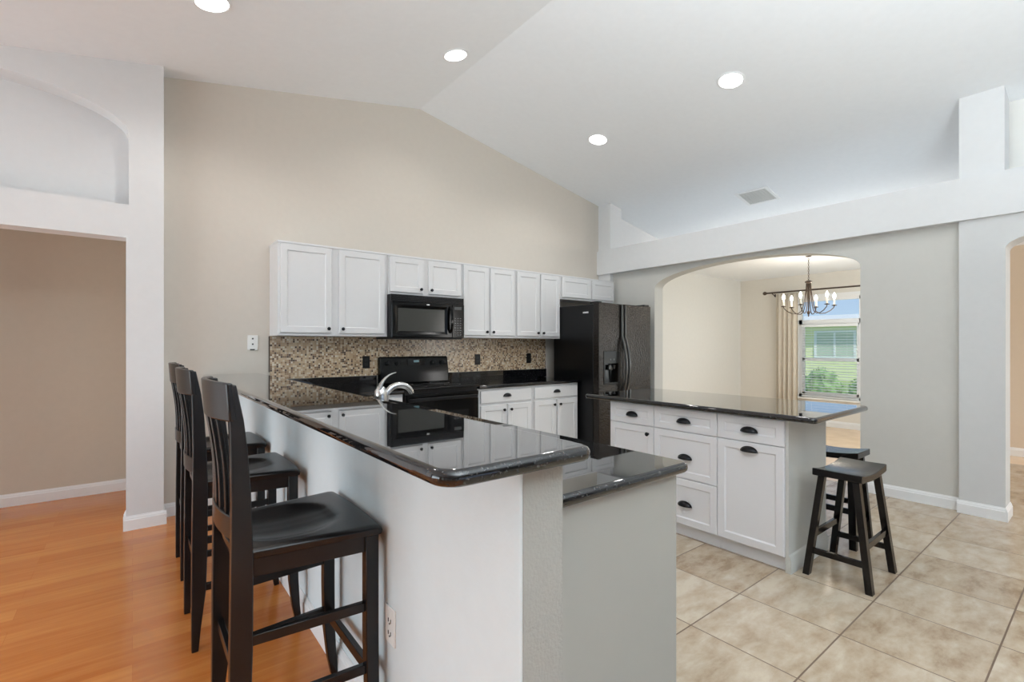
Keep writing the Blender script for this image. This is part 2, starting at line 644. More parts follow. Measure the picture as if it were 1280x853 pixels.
mb.hexa([(2.33, YR - .15, 3.74), (7.75, YR - .15, CH(7.75)), (7.75, 4.65, CH(7.75)), (2.33, 4.65, 3.74)],
        [(2.33, YR - .15, 3.86), (7.75, YR - .15, CH(7.75) + .12), (7.75, 4.65, CH(7.75) + .12), (2.33, 4.65, 3.86)])
struct('ceiling_right', mb, 'ceiling')
struct('ceiling_dining', MB().box(5.29, YR - .15, 2.47, 8.9, 4.5, 2.58), 'ceiling')
struct('ceiling_alcove', MB().box(XL - .15, 4.53, 2.5, 0.1, 5.72, 2.6), 'ceiling')

EPS = 0.004
struct('wall_back', MB().prism([(-0.02, 0), (5.06, 0), (5.06, CH(5.06) + EPS), (2.33, 3.74 + EPS), (-0.02, CH(-.02) + EPS)], [], 4.5, 4.65), 'beige_wall')
struct('wall_loft', MB().prism([(5.06, 2.0), (7.75, 2.0), (7.75, CH(7.75) + EPS), (5.06, CH(5.06) + EPS)], [], 4.5, 4.65), 'white_wall')
# front wall of the alcove: pier, header and arched niche
out = [(XL, 0), (-1.45, 0), (-1.45, 2.057), (-0.035, 2.057), (-0.035, 0), (0.18, 0), (0.18, CH(.18) + EPS), (XL, CH(XL) + EPS)]
niche = [(-1.44, 2.29), (-0.02, 2.29)] + arc(-.73, 2.78, .71, .25, 0, 180, 28)
struct('wall_pier', MB().prism(out, [niche], 4.33, 4.5), 'white_wall')
struct('wall_niche', MB().box(-1.6, 4.5, 2.2, -0.02, 4.53, 3.1), 'white_wall')
struct('wall_alcove', MB().box(XL, 5.57, 0, 0.1, 5.72, 2.5).box(-0.03, 4.66, 0, 0.1, 5.57, 2.5), 'tan_wall')
# left and rear walls with large windows (outside the frame)
struct('wall_left', MB().prism([(YR, 0), (5.72, 0), (5.72, CH(XL) + .02), (YR, CH(XL) + .02)], [[(0.8, 0.15), (3.8, 0.15), (3.8, 2.2), (0.8, 2.2)], [(4.65, .35), (5.45, .35), (5.45, 2.2), (4.65, 2.2)]], XL - .15, XL, 'yz'), 'grey_wall')
struct('wall_rear', MB().prism([(XL, 0), (8.9, 0), (8.9, 2.47), (7.7, CH(7.7)), (2.33, 3.74), (XL, CH(XL))], [[(-0.6, 0.4), (3.8, 0.4), (3.8, 2.4), (-0.6, 2.4)], [(6.1, .5), (7.7, .5), (7.7, 2.3), (6.1, 2.3)]], YR - .15, YR), 'rear_wall')

# right side: recessed arched wall, thick end pier with second arch, beam with plant ledge
A1 = [(0.80, 0), (1.465, 0), (1.465, 2.01)] + arc(2.548, 2.01, 1.083, .222, 180, 0, 40)[1:-1] + [(3.63, 2.01), (3.63, 0), (4.5, 0), (4.5, 2.50), (0.80, 2.50)]
struct('wall_right', MB().prism(A1, [], 5.12, 5.29, 'yz'), 'grey_wall')
A2 = [(YR, 0), (-0.95, 0), (-0.95, 2.02)] + arc(-.2, 2.02, .745, .15, 180, 0, 30)[1:-1] + [(0.545, 2.02), (0.545, 0), (0.80, 0), (0.80, 2.50), (YR, 2.50)]
struct('wall_right_pier', MB().prism(A2, [], 5.06, 5.29, 'yz'), 'pier_wall')
struct('trim_1', MB().box(5.03, YR, 2.265, 5.34, 4.5, 2.59), 'white_wall')
struct('trim_2', MB().hexa([(5.06, .55, 2.59), (5.29, .55, 2.59), (5.29, .80, 2.59), (5.06, .80, 2.59)],
                           [(5.06, .55, CH(5.06) + EPS), (5.29, .55, CH(5.29) + EPS), (5.29, .80, CH(5.29) + EPS), (5.06, .80, CH(5.06) + EPS)]), 'white_wall')
struct('trim_3', MB().box(5.06, 4.29, 0, 5.12, 4.5, 2.30).hexa([(5.06, 4.29, 2.59), (5.29, 4.29, 2.59), (5.29, 4.5, 2.59), (5.06, 4.5, 2.59)],
                           [(5.06, 4.29, CH(5.06) + EPS), (5.29, 4.29, CH(5.29) + EPS), (5.29, 4.5, CH(5.29) + EPS), (5.06, 4.5, CH(5.06) + EPS)]), 'white_wall')
struct('wall_upper_right', MB().prism([(5.31, 2.55), (5.45, 2.55), (5.45, CH(5.45)), (5.31, CH(5.31))], [], YR, 0.62), 'cream_wall')
struct('wall_loft_right', MB().box(7.6, 0.4, 2.58, 7.75, 4.5, CH(7.7)).box(5.45, 0.4, 2.58, 7.6, 0.55, 2.80), 'white_wall')
# dining room and hall
struct('wall_dining_left', MB().box(5.29, 4.35, 0, 8.9, 4.5, 2.47), 'cream_wall')
WY0, WY1, WZ0, WZ1 = 2.47, 3.37, 0.45, 2.07
struct('wall_dining_window', MB().prism([(1.05, 0), (4.35, 0), (4.35, 2.47), (1.05, 2.47)], [[(WY0, WZ0), (WY1, WZ0), (WY1, WZ1), (WY0, WZ1)]], 8.75, 8.9, 'yz'), 'window_wall')
struct('wall_dining_right', MB().box(5.29, 0.95, 0, 8.9, 1.07, 2.47), 'cream_wall')
struct('wall_hall', MB().box(8.15, YR, 0, 8.3, 0.95, 2.47), 'hall_wall')

# half wall of the breakfast bar
PX0, PX1, PY0 = 0.655, 0.776, 0.80
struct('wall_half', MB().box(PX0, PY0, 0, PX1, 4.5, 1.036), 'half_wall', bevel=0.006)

struct('half_wall_end_shade', MB().box(PX0 + .004, PY0 - .002, 0, PX1, PY0, 1.034), 'wall_end_shade')  # thin added sheet whose grey shades the end of the half wall


def baseboard(name, p0, p1, nrm, h=0.10, t=0.015):
    """runs from p0 to p1, standing proud of the wall along nrm"""
    p0, p1, n = Vector((*p0, 0)), Vector((*p1, 0)), Vector((*nrm, 0))
    prof = [(0, 0), (t, 0), (t, h * .72), (t * .75, h * .78), (t * .7, h * .86), (t * .35, h * .95), (t * .3, h), (0, h)]
    mb = MB()
    mb.loft([[p + n * a + Vector((0, 0, b)) for a, b in prof] for p in (p0, p1)])
    return struct(name, mb, 'trim')


baseboard('baseboard_back', (0.18, 4.5), (0.655, 4.5), (0, -1))
baseboard('baseboard_pier', (-0.051, 4.33), (0.196, 4.33), (0, -1))
baseboard('baseboard_pier_left', (-0.035, 4.331), (-0.035, 4.5), (-1, 0))
baseboard('baseboard_pier_right', (0.18, 4.331), (0.18, 4.485), (1, 0))
baseboard('baseboard_alcove', (XL, 5.57), (-0.03, 5.57), (0, -1))
baseboard('baseboard_right', (5.12, 0.80), (5.12, 1.465), (-1, 0))
baseboard('baseboard_right_pier', (5.06, 0.5455), (5.06, 0.81), (-1, 0))
baseboard('baseboard_pier_end', (5.0452, 0.545), (5.29, 0.545), (0, -1))
baseboard('baseboard_half', (0.655, PY0), (0.655, 4.5), (-1, 0))
baseboard('baseboard_dining', (8.75, 1.07), (8.75, 4.35), (-1, 0))
baseboard('baseboard_dining_left', (5.29, 4.35), (8.75, 4.35), (0, -1))
baseboard('baseboard_hall', (8.15, YR), (8.15, 0.95), (-1, 0))

# dining window
wf = MB()
fx0, fx1 = 8.74, 8.80
def wbar(mb, y0, z0, y1, z1, x0=8.755, x1=8.80):
    mb.box(x0, y0, z0, x1, y1, z1)
for a in ((WY0, WZ0, WY0 + .05, WZ1), (WY1 - .05, WZ0, WY1, WZ1), (WY0, WZ1 - .05, WY1, WZ1), (WY0, WZ0, WY1, WZ0 + .05), (WY0, 1.65, WY1, 1.72)):
    wbar(wf, *a)
for a in ((WY0 + .05, 1.045, WY1 - .05, 1.10), (WY0 + .05, .5, WY0 + .085, 1.65), (WY1 - .085, .5, WY1 - .05, 1.65), (WY0 + .05, .5, WY1 - .05, .54), (WY0 + .05, 1.62, WY1 - .05, 1.65)):
    wbar(wf, *a, x0=8.765, x1=8.79)
win = struct('window_1', wf, 'trim')
win['label'] = 'white framed dining room window with a transom pane over two sashes'
MB().box(8.776, WY0 + .04, WZ0 + .04, 8.780, WY1 - .04, WZ1 - .04).build('window_pane', 'glass', parent=win, smooth=False)
MB().box(8.70, WY0 - .03, WZ0 - .03, 8.80, WY1 + .03, WZ0).build('window_sill', 'sill', parent=win, bevel=.004)
cs = MB()
for a in ((WY0 - .07, WZ0, WY0, WZ1 + .06), (WY1, WZ0, WY1 + .07, WZ1 + .06), (WY0, WZ1, WY1, WZ1 + .06)):
    cs.box(8.735, a[0], a[1], 8.75, a[2], a[3])
cs.build('window_casing', 'trim', parent=win, bevel=.002)

# windows behind the camera (frames only seen in reflections)
for i, (pl, a, b, z0, z1, d) in enumerate((('x', .8, 3.8, .15, 2.2, XL - .06), ('y', -.6, 3.8, .4, 2.4, YR - .06))):
    mb = MB()
    n = 3
    segs = [(a + (b - a) * k / n) for k in range(n + 1)]
    for s_ in segs:
        s0, s1 = max(a, s_ - .03), min(b, s_ + .03)
        if pl == 'x':
            mb.box(d, s0, z0, d + .05, s1, z1)
        else:
            mb.box(s0, d, z0, s1, d + .05, z1)
    for z_ in (z0, z1 - .05):
        if pl == 'x':
            mb.box(d, a, z_, d + .05, b, z_ + .05)
        else:
            mb.box(a, d, z_, b, d + .05, z_ + .05)
    struct('window_%d' % (i + 2), mb, 'trim')


# ------------------------------------------------------------------ cabinet builders (local: front faces -Y at y=0, x to the right)
def door_mb(x0, z0, x1, z1, t=0.02, frame=0.055, dep=0.007, slope=0.008, y=0.0, cham=0.003):
    mb = MB()
    def ring(i, yy):
        return [(x0 + i, yy, z0 + i), (x1 - i, yy, z0 + i), (x1 - i, yy, z1 - i), (x0 + i, yy, z1 - i)]
    rings = [ring(0, y + t), ring(0, y + cham), ring(cham, y)]
    if frame:
        rings += [ring(frame, y), ring(frame + slope, y + dep)]
    mb.loft(rings)
    return mb


def knob_mb(x, z, y=0.0, r=0.0145):
    return MB().lathe([(r * .55, 0), (r * .45, .006), (r * .5, .012), (r, .017), (r * 1.02, .022), (r * .8, .027), (r * .3, .029)], 18, (x, y, z), 'y')


def cup_mb(x, z, y=0.0, a=0.048, b=0.030, c=0.026):
    mb = MB()
    rings = []
    for i in range(15):
        th = PI * i / 14
        rings.append([(x + a * math.cos(th), y - c * math.sin(th) * math.sin(ph), z - b * .45 + b * math.sin(th) * math.cos(ph)) for ph in [PI / 2 * 1.0 * k / 8 for k in range(9)]])
    mb.loft(rings, cap=False, closed=False)
    # flange
    fl = [(x + (a + .004) * math.cos(PI * i / 14), z - b * .45 + (b + .004) * math.sin(PI * i / 14)) for i in range(15)]
    mb.prism(fl, [], y, y - 0.003)
    return mb


def pull(kind, x, z, parent, y=0.0):
    if kind == 'cup':
        return cup_mb(x, z, y).build('cup_pull', 'pull', parent=parent, solid=0.002)
    return knob_mb(x, z, y).build('knob', 'pull', parent=parent)


def cabinet(name, label, group, loc, rz, w, depth, z0, z1, fronts, mat='cabinet', toe=0.0, gap=0.02, crown=False, cat='cabinet', extra=None, hollow=False):
    """fronts: list of (kind, x0, z0, x1, z1, pull, px, pz, frame)"""
    t = thing(name, label, cat, (0, 0, 0), 0, group)
    mb = MB()
    if hollow:
        t_ = .018
        mb.box(0, .021, z0 + toe, w, depth, z0 + toe + t_).box(0, depth - t_, z0 + toe, w, depth, z1)
        mb.box(0, .021, z0 + toe, t_, depth, z1).box(w - t_, .021, z0 + toe, w, depth, z1).box(0, .021, z0 + toe, w, .021 + t_, z1)
    else:
        mb.box(0, 0.021, z0 + toe, w, depth, z1)
    if toe:
        mb.box(0, 0.075 if rz == 0 else 0.045, z0, w, depth, z0 + toe)
    if crown:
        mb.box(-0.004, 0.012, z1 - 0.012, w + .004, depth, z1 + 0.004)
    mb.build('body', mat, parent=t, bevel=.0015)
    for f in fronts:
        kind, a, b, c, d, pk, px, pz, fr = f
        o = door_mb(a, b, c, d, frame=fr).build(kind, mat, parent=t, angle=20)
        if pk:
            pull(pk, px, pz, o)
    if extra:
        extra(t)
    t.location = (*loc, 0)
    t.rotation_euler = (0, 0, rz)
    return t


# ------------------------------------------------------------------ upper cabinets on the back wall
UY = 4.19
UP = 0.315
G = 'white wall cabinets over the back counter'


def upper(x0, x1, z0, doors, label, zt=2.145, kz=None):
    fr = []
    for a, b, side in doors:
        kx = (b - .028) if side == 'r' else (a + .028)
        fr.append(('door', a - x0, z0 + .025, b - x0, zt - .02, 'knob' if side else None, kx - x0, z0 + .062, .048))
    return cabinet('wall_cabinet', label, G, (x0, UY), 0, x1 - x0, UP - .005, z0, zt, fr, crown=True)


upper(0.917, 1.848, 1.38, [(.935, 1.338, 'r'), (1.403, 1.818, 'l')], 'wide white two-door wall cabinet at the left end, above mosaic tiles')
upper(1.852, 2.655, 1.775, [(1.868, 2.208, 'r'), (2.266, 2.638, 'l')], 'short white two-door wall cabinet directly above the microwave')
upper(2.659, 3.355, 1.38, [(2.672, 2.982, 'r'), (3.010, 3.342, 'l')], 'tall white two-door wall cabinet immediately right of the microwave')
upper(3.359, 4.045, 1.38, [(3.374, 3.702, 'r'), (3.730, 4.028, 'l')], 'tall white two-door wall cabinet beside the cabinet over the refrigerator')
upper(4.049, 5.035, 1.86, [(4.070, 4.560, None), (4.600, 5.020, None)], 'short white wall cabinet with two knobless doors above the refrigerator')

# ------------------------------------------------------------------ mosaic backsplash
bsp = MB().box(0.917, 4.488, 1.01, 4.065, 4.498, 1.378).build('backsplash', 'mosaic', at=(0.917, 4.498, 1.01), smooth=False)
MB().box(0.909, 4.486, 1.072, 0.917, 4.498, 1.378).xf(Matrix.Translation((-0.917, -4.498, -1.01))).build('edge_trim', 'bronze', at=(0, 0, 0), smooth=False).parent = bsp
tag(bsp,
    'brown and beige mosaic tile backsplash between counter and wall cabinets', 'backsplash')

# ------------------------------------------------------------------ base cabinets
GB = 'white base cabinets on the back wall'


def basecab(x0, x1, label, y=3.87, drawer=True):
    w = x1 - x0
    m_ = w / 2
    fr = [('drawer', .022, .73, w - .022, .852, 'cup', m_, .797, 0.0),
          ('door', .022, .115, m_ - .012, .705, 'knob', m_ - .045, .652, .05),
          ('door', m_ + .012, .115, w - .022, .705, 'knob', m_ + .045, .652, .05)]
    return cabinet('base_cabinet', label, GB, (x0, y), 0, w, 4.485 - y, 0, .874, fr, toe=.10)


basecab(2.640, 3.330, 'white base cabinet with drawer over two doors, immediately right of the range')
basecab(3.334, 4.020, 'white base cabinet with drawer over two doors, beside the refrigerator')
cabinet('base_cabinet', 'white corner base cabinet immediately left of the range', GB, (1.44, 3.87), 0, 0.41, .615, 0, .874,
        [('drawer', .06, .73, .395, .852, 'cup', .23, .797, 0.0), ('door', .06, .115, .395, .705, 'knob', .36, .652, .05)], toe=.10)

# peninsula cabinet run, doors face the kitchen (+X)
pfr = []
for k in range(5):
    a = .03 + k * .575
    pfr.append(('door', a, .115, a + .54, .705, 'knob', a + .5 if k % 2 == 0 else a + .04, .652, .05))
    pfr.append(('drawer', a, .73, a + .54, .852, 'cup', a + .27, .797, 0.0))


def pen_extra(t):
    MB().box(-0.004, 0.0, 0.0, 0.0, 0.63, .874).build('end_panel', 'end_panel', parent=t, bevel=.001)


cabinet('peninsula_cabinet', 'white cabinet run behind the half wall with a plain end panel darkened as in shade', None, (1.43, 0.932), PI / 2, 2.935, .640, 0, .874, pfr, toe=.10, extra=pen_extra, hollow=True)


# ------------------------------------------------------------------ counters
def rounded_rect(x0, y0, x1, y1, rs, n=6):
    """rs: radii for corners (x0,y0),(x1,y0),(x1,y1),(x0,y1)"""
    pts = []
    for (cx, cy, sx, sy, a), r_ in zip(((x0, y0, 1, 1, 180), (x1, y0, -1, 1, 270), (x1, y1, -1, -1, 0), (x0, y1, 1, -1, 90)), rs):
        if r_ <= 0:
            pts.append((cx, cy))
        else:
            pts += arc(cx + sx * r_, cy + sy * r_, r_, r_, a, a + 90, n)
    return pts


def slab(name, outline, z0, z1, label, cat, holes=(), bevel=.0155):
    cx, cy = outline[0]
    o = MB().prism(outline, holes, z0, z1, 'xy').build(name, 'granite', at=(cx, cy, z0), bevel=bevel, seg=4, angle=50)
    return tag(o, label, cat)


slab('bar_counter', rounded_rect(0.435, 0.750, 0.840, 4.499, (.055, .04, 0, 0)), 1.036, 1.070,
     'polished black granite raised bar top on the half wall, bar stools along it', 'countertop')
sink_hole = rounded_rect(0.965, 1.80, 1.36, 2.56, (.05, .05, .05, .05), 4)
pen_out = [(0.778, 0.895)] + arc(1.435, 0.935, .04, .04, 270, 360, 6) + [(1.475, 3.85), (1.855, 3.85), (1.855, 4.487), (0.778, 4.487)]
pc = thing('peninsula_counter', 'polished black granite lower L-shaped counter behind the raised bar', 'countertop', (0.778, 0.895, .875))
o = MB().prism(pen_out, [], .876, .910, 'xy').build('slab', 'granite', parent=pc, bevel=.0155, seg=4, angle=50)
cut = MB().prism(sink_hole, [], .80, 1.0, 'xy').build('sink_cutter', 'granite', at=(0.778, 0.895, .875), smooth=False)
cut.location = (0, 0, 0)
bo = o.modifiers.new('sink_opening', 'BOOLEAN')
bo.operation = 'DIFFERENCE'
bo.solver = 'EXACT'
bo.object = cut
bpy.context.view_layer.update()
dg = bpy.context.evaluated_depsgraph_get()
# both meshes are in the local frame of the counter; bake the opening, then drop the cutter
pc_loc = pc.location.copy()
pc.location = (0, 0, 0)
bpy.context.view_layer.update()
dg = bpy.context.evaluated_depsgraph_get()
baked = bpy.data.meshes.new_from_object(o.evaluated_get(dg))
o.modifiers.clear()
o.data = baked
pc.location = pc_loc
bpy.data.objects.remove(cut, do_unlink=True)
MB().box(0.90, 4.465, .910, 1.853, 4.487, 1.010).build('upstand', 'granite', parent=pc, bevel=.002)
rc = thing('back_counter', 'polished black granite counter with upstand, between range and refrigerator', 'countertop', (2.632, 3.85, .876))
MB().prism([(2.632, 3.85), (4.030, 3.85), (4.030, 4.498), (2.632, 4.498)], [], .876, .910, 'xy').build('slab', 'granite', parent=rc, bevel=.010, seg=3)
MB().box(2.635, 4.466, .910, 4.062, 4.488, 1.010).build('upstand', 'granite', parent=rc, bevel=.002)
slab('island_counter', rounded_rect(2.865, 1.020, 3.735, 2.700, (.03, .03, .03, .03)), .876, .910,
     'polished black granite island worktop overhanging the two wooden stools', 'countertop')

# sink (undermount) and faucet
sk = thing('kitchen_sink', 'stainless undermount sink set in the lower granite counter', 'sink', (1.16, 2.18, .68))
mb = MB()
inner = rounded_rect(0.97, 1.805, 1.355, 2.555, (.05,) * 4, 4)
inner_b = rounded_rect(1.0, 1.835, 1.325, 2.525, (.05,) * 4, 4)
mb.loft([[(x, y, .874) for x, y in inner], [(x, y, .70) for x, y in inner_b]], cap=False)
mb.bm.faces.new([mb.bm.verts.new((x, y, .70)) for x, y in inner_b])
bmesh.ops.remove_doubles(mb.bm, verts=mb.bm.verts, dist=.0005)
mb.build('basin', 'steel', parent=sk, solid=.002)
MB().lathe([(.045, 0), (.045, .004), (.03, .005), (.028, .002)], 20, (1.16, 2.18, .701)).build('drain', 'chrome', parent=sk)

fc = thing('kitchen_faucet', 'brushed nickel pull-out kitchen faucet with arched spout and lever', 'faucet', (.925, 2.18, .91))
MB().lathe([(.032, 0), (.032, .006), (.026, .012), (.023, .03), (.023, .08), (.029, .11), (.031, .145), (.028, .175), (.016, .192)], 20, (.925, 2.18, .911)).build('body', 'chrome', parent=fc)
sp_pts = []
for i in range(13):
    a = R(200 - i * 15.5)
    sp_pts.append((1.018 + .068 * math.cos(a), 2.178, 1.050 + .058 * math.sin(a)))
sp_pts = [(.935, 2.18, .985)] + sp_pts[1:]
MB().tube(sp_pts, [.0135] * 4 + [.015] * 5 + [.015, .0145, .014, .012], 12).build('spout', 'chrome', parent=fc)
lp = []
for i in range(9):
    a = R(185 - i * 11)
    lp.append((1.010 + .098 * math.cos(a), 2.172, 1.072 + .098 * math.sin(a)))
MB().rect_bar(lp, [.026, .028, .028, .026, .022, .018, .015, .013, .010], [.012, .012, .011, .009, .007, .006, .005, .004, .004], (0, 1, 0)).build('lever', 'chrome', parent=fc, bevel=.0015)

# ------------------------------------------------------------------ range
rg = thing('electric_range', 'black electric range with control backguard, below the microwave', 'stove', (2.24, 3.86, 0))
RX0, RX1 = 1.862, 2.622
MB().box(RX0, 3.875, .02, RX1, 4.462, .905).build('body', 'black_satin', parent=rg, bevel=.004)
MB().box(RX0 - .002, 3.835, .905, RX1 + .002, 4.462, .925).build('cooktop', 'glass_dark', parent=rg, bevel=.006, seg=3)
for x, y, r_ in ((2.05, 4.02, .10), (2.43, 4.02, .08), (2.05, 4.27, .08), (2.43, 4.27, .10)):
    MB().lathe([(r_, 0), (r_, .0006), (r_ - .004, .0008), (r_ - .004, 0), (r_, 0)], 32, (x, y, .9252), cap=False).build('burner_ring', 'keys', parent=rg)
bg = MB().prism([(4.40, .925), (4.478, .925), (4.478, 1.185), (4.445, 1.19), (4.43, 1.18), (4.405, 1.05)], [], RX0 + .005, RX1 - .005, 'yz').build('backguard', 'black_gloss', parent=rg, bevel=.010, seg=3)
for x in (1.945, 2.045, 2.43, 2.54):
    kb = MB().lathe([(.022, 0), (.021, .016), (.016, .02)], 20, (0, 0, 0), 'y').box(-.004, -.030, -.018, .004, -.016, .018)
    kb.xf(Matrix.Translation((x, 4.415, 1.125)) @ Matrix.Rotation(R(-10), 4, 'X'))
    kb.build('knob', 'black_satin', parent=bg)
MB().box(2.15, 4.4085, 1.10, 2.34, 4.4185, 1.165).build('control_panel', 'glass_dark', parent=bg, bevel=.002)
MB().box(2.215, 4.4065, 1.130, 2.275, 4.4085, 1.152).build('clock_display', pbr('clock_glow', (.02, .05, .06), .2, emit=(.25, .6, .7), es=.15), parent=bg)
od = MB().box(RX0 + .004, 3.845, .245, RX1 - .004, 3.874, .868).build('oven_door', 'black_gloss', parent=rg, bevel=.006, seg=3)
MB().box(RX0 + .12, 3.8425, .36, RX1 - .12, 3.846, .70).build('oven_window', 'glass_dark', parent=od, bevel=.001)
MB().rect_bar([(RX0 + .02, 3.84, .815), (RX0 + .05, 3.805, .822), (2.24, 3.80, .824), (RX1 - .05, 3.805, .822), (RX1 - .02, 3.84, .815)], .03, .018, (0, 0, 1)).build('handle', 'black_satin', parent=od, bevel=.006, seg=3)
MB().box(RX0 + .004, 3.85, .05, RX1 - .004, 3.874, .235).build('drawer', 'black_gloss', parent=rg, bevel=.006)

# ------------------------------------------------------------------ microwave
mw = thing('microwave', 'black over-the-range microwave hung between white cabinets', 'microwave', (2.24, 4.14, 1.38))
MX0, MX1, MZ0, MZ1, MF = 1.853, 2.632, 1.372, 1.772, 4.125
MB().box(MX0, MF + .025, MZ0, MX1, 4.485, MZ1).build('body', 'black_satin', parent=mw, bevel=.004)
MB().box(1.75 + .1, 4.16, MZ0 - .012, MX1 - .01, 4.47, MZ0).build('underside', 'black_satin', parent=mw)
vg = MB()
for k in range(5):
    z = MZ1 - .012 - k * .0115
    vg.box(MX0 + .01, MF + .004, z - .006, MX1 - .01, MF + .026, z)
vg.box(MX0, MF + .010, MZ1 - .066, MX1, MF + .026, MZ1)
vg.build('vent_grille', 'black_satin', parent=mw)
dm = MB()
def rr(i, y, x0=MX0 + .002, x1=2.492, z0=MZ0 + .004, z1=MZ1 - .068):
    return [(x0 + i, y, z0 + i), (x1 - i, y, z0 + i), (x1 - i, y, z1 - i), (x0 + i, y, z1 - i)]
def rr2(y, l, b, r_, t_, x0=MX0 + .002, x1=2.492, z0=MZ0 + .004, z1=MZ1 - .068):
    return [(x0 + l, y, z0 + b), (x1 - r_, y, z0 + b), (x1 - r_, y, z1 - t_), (x0 + l, y, z1 - t_)]
dm.loft([rr(0, MF + .024), rr(0, MF + .004), rr(.004, MF), rr2(MF, .035, .030, .055, .028), rr2(MF + .010, .060, .055, .080, .055)])
md_ = dm.build('door', 'black_gloss', parent=mw, angle=20)
MB().prism([(MX0 + .066, MZ0 + .062), (2.406, MZ0 + .062), (2.406, MZ1 - .126), (MX0 + .066, MZ1 - .126)], [], MF + .011, MF + .006).build('window', 'mw_window', parent=md_)
MB().rect_bar([(2.468, MF + .002, MZ0 + .05), (2.470, MF - .03, MZ0 + .09), (2.470, MF - .038, MZ0 + .16), (2.470, MF - .03, MZ1 - .13), (2.468, MF + .002, MZ1 - .09)], .026, .012, (1, 0, 0)).build('handle', 'black_gloss', parent=md_, bevel=.003)
MB().lathe([(.5, 0), (.5, .0012)], 24, (0, 0, 0), 'y').xf(Matrix.Translation((2.225, MF, MZ1 - .083)) @ Matrix.Diagonal((.036, 1, .012, 1))).build('badge', 'silver', parent=md_)
cp = MB().box(2.496, MF, MZ0 + .004, MX1 - .002, MF + .025, MZ1 - .068).build('control_panel', 'black_gloss', parent=mw, bevel=.002)
MB().box(2.518, MF - .0015, MZ1 - .118, 2.600, MF, MZ1 - .088).build('display', 'lcd', parent=cp)
kp = MB()
for r_ in range(8):
    for c_ in range(3):
        kp.box(2.520 + c_ * .030, MF - .001, MZ0 + .028 + r_ * .0235, 2.536 + c_ * .030, MF, MZ0 + .036 + r_ * .0235)
kp.build('keypad', pbr('keypad_light', (.16, .16, .16), .5), parent=cp)

# ------------------------------------------------------------------ refrigerator
fr = thing('refrigerator', 'black side-by-side refrigerator with textured doors and water dispenser', 'refrigerator', (4.51, 3.95, 0))
FX0, FX1, FF, FZ = 4.045, 4.985, 3.59, 1.775
MB().box(FX0, FF + .085, .02, FX1, 4.315, FZ - .012).build('body', 'fridge_side', parent=fr, bevel=.006)
MB().box(FX0 + .01, FF + .04, .0, FX1 - .01, FF + .09, .09).build('toe_grille', 'black_satin', parent=fr)
DX = 4.455
DB = FF + .078
DX0, DX1, DZ0, DZ1 = 4.125, 4.395, .86, 1.235
hole = [(DX0 + .02, DZ0 + .02), (DX1 - .02, DZ0 + .02), (DX1 - .02, 1.095), (DX0 + .02, 1.095)]
ld = MB().prism([(FX0, .10), (DX - .004, .10), (DX - .004, FZ), (FX0, FZ)], [hole[::-1]], FF, DB).build('freezer_door', 'fridge_door', parent=fr, bevel=.005, seg=3)
rd = MB().box(DX + .004, FF, .10, FX1, DB, FZ).build('refrigerator_door', 'fridge_door', parent=fr, bevel=.010, seg=3)
ds = MB()
ds.prism([(DX0, DZ0), (DX1, DZ0), (DX1, DZ1), (DX0, DZ1)], [hole[::-1]], FF - .006, FF + .001)
dpo = ds.build('dispenser', 'dispenser_dark', parent=ld, bevel=.002)
MB().box(DX0 + .02, FF + .05, DZ0 + .02, DX1 - .02, FF + .055, 1.095).box(DX0 + .02, FF + .002, DZ0 + .016, DX1 - .02, FF + .05, DZ0 + .022).build('dispenser_cavity', 'black_gloss', parent=ld)
MB().lathe([(.03, 0), (.034, .01), (.02, .05), (.016, .06)], 16, (4.26, FF + .03, 1.02)).build('dispenser_spout', 'handle_grey', parent=ld)
MB().lathe([(.014, 0), (.02, .045)], 16, (4.33, FF + .03, 1.03)).build('dispenser_lever', 'handle_grey', parent=ld)
for x in (4.23, 4.29):
    MB().lathe([(.009, 0), (.008, .004)], 14, (x, FF - .006, 1.14), 'y').build('dispenser_button', 'handle_grey', parent=ld)


def fridge_handle(x, parent):
    pts = []
    for i in range(37):
        z = .14 + (1.765 - .14) * i / 36
        if .72 < z < 1.40:
            k = (z - .72) / .68
            o_ = .062 * math.sin(PI * k) ** .8
        else:
            o_ = 0
        pts.append((x, FF - .014 - o_, z))
    MB().rect_bar(pts, .026, .026, (1, 0, 0)).build('handle', 'handle_grey', parent=parent, bevel=.008, seg=3)


fridge_handle(DX - .028, ld)
fridge_handle(DX + .028, rd)
MB().box(FX0 + .02, FF + .03, FZ - .004, FX0 + .08, FF + .15, FZ + .018).build('hinge_cover', 'black_satin', parent=fr, bevel=.004)
MB().box(FX1 - .12, FF + .01, FZ - .004, FX1 - .02, FF + .13, FZ + .018).build('hinge_cover', 'black_satin', parent=fr, bevel=.004)
MB().box(FX0 - .0012, 3.745, 1.665, FX0, 3.83, 1.683).build('badge', 'silver', parent=fr)

# ------------------------------------------------------------------ island units (front faces -X, local x runs towards the camera)
GI = 'white island cabinets under the island worktop'
IX = 2.92


def island_unit(y_hi, y_lo, label, fronts, extra=None):
    w = y_hi - y_lo
    return cabinet('island_cabinet', label, GI, (IX, y_hi), -PI / 2, w, .565, 0, .875, fronts(w), mat='island_white', toe=.085, extra=extra)


F = .045
island_unit(2.476, 2.0785, 'narrow far island cabinet with one drawer over a knobbed door',
            lambda w: [('drawer', .001, .718, w - .002, .868, 'cup', w * .52, .79, F), ('door', .001, .09, w - .002, .714, 'knob', w - .045, .662, F)])
island_unit(2.0780, 1.6035, 'middle island cabinet with a stack of three drawers',
            lambda w: [('drawer', .002, .718, w - .002, .868, 'cup', w * .5, .79, F), ('drawer', .002, .402, w - .002, .714, 'cup', w * .52, .548, F), ('drawer', .002, .09, w - .002, .398, 'cup', w * .52, .232, F)])


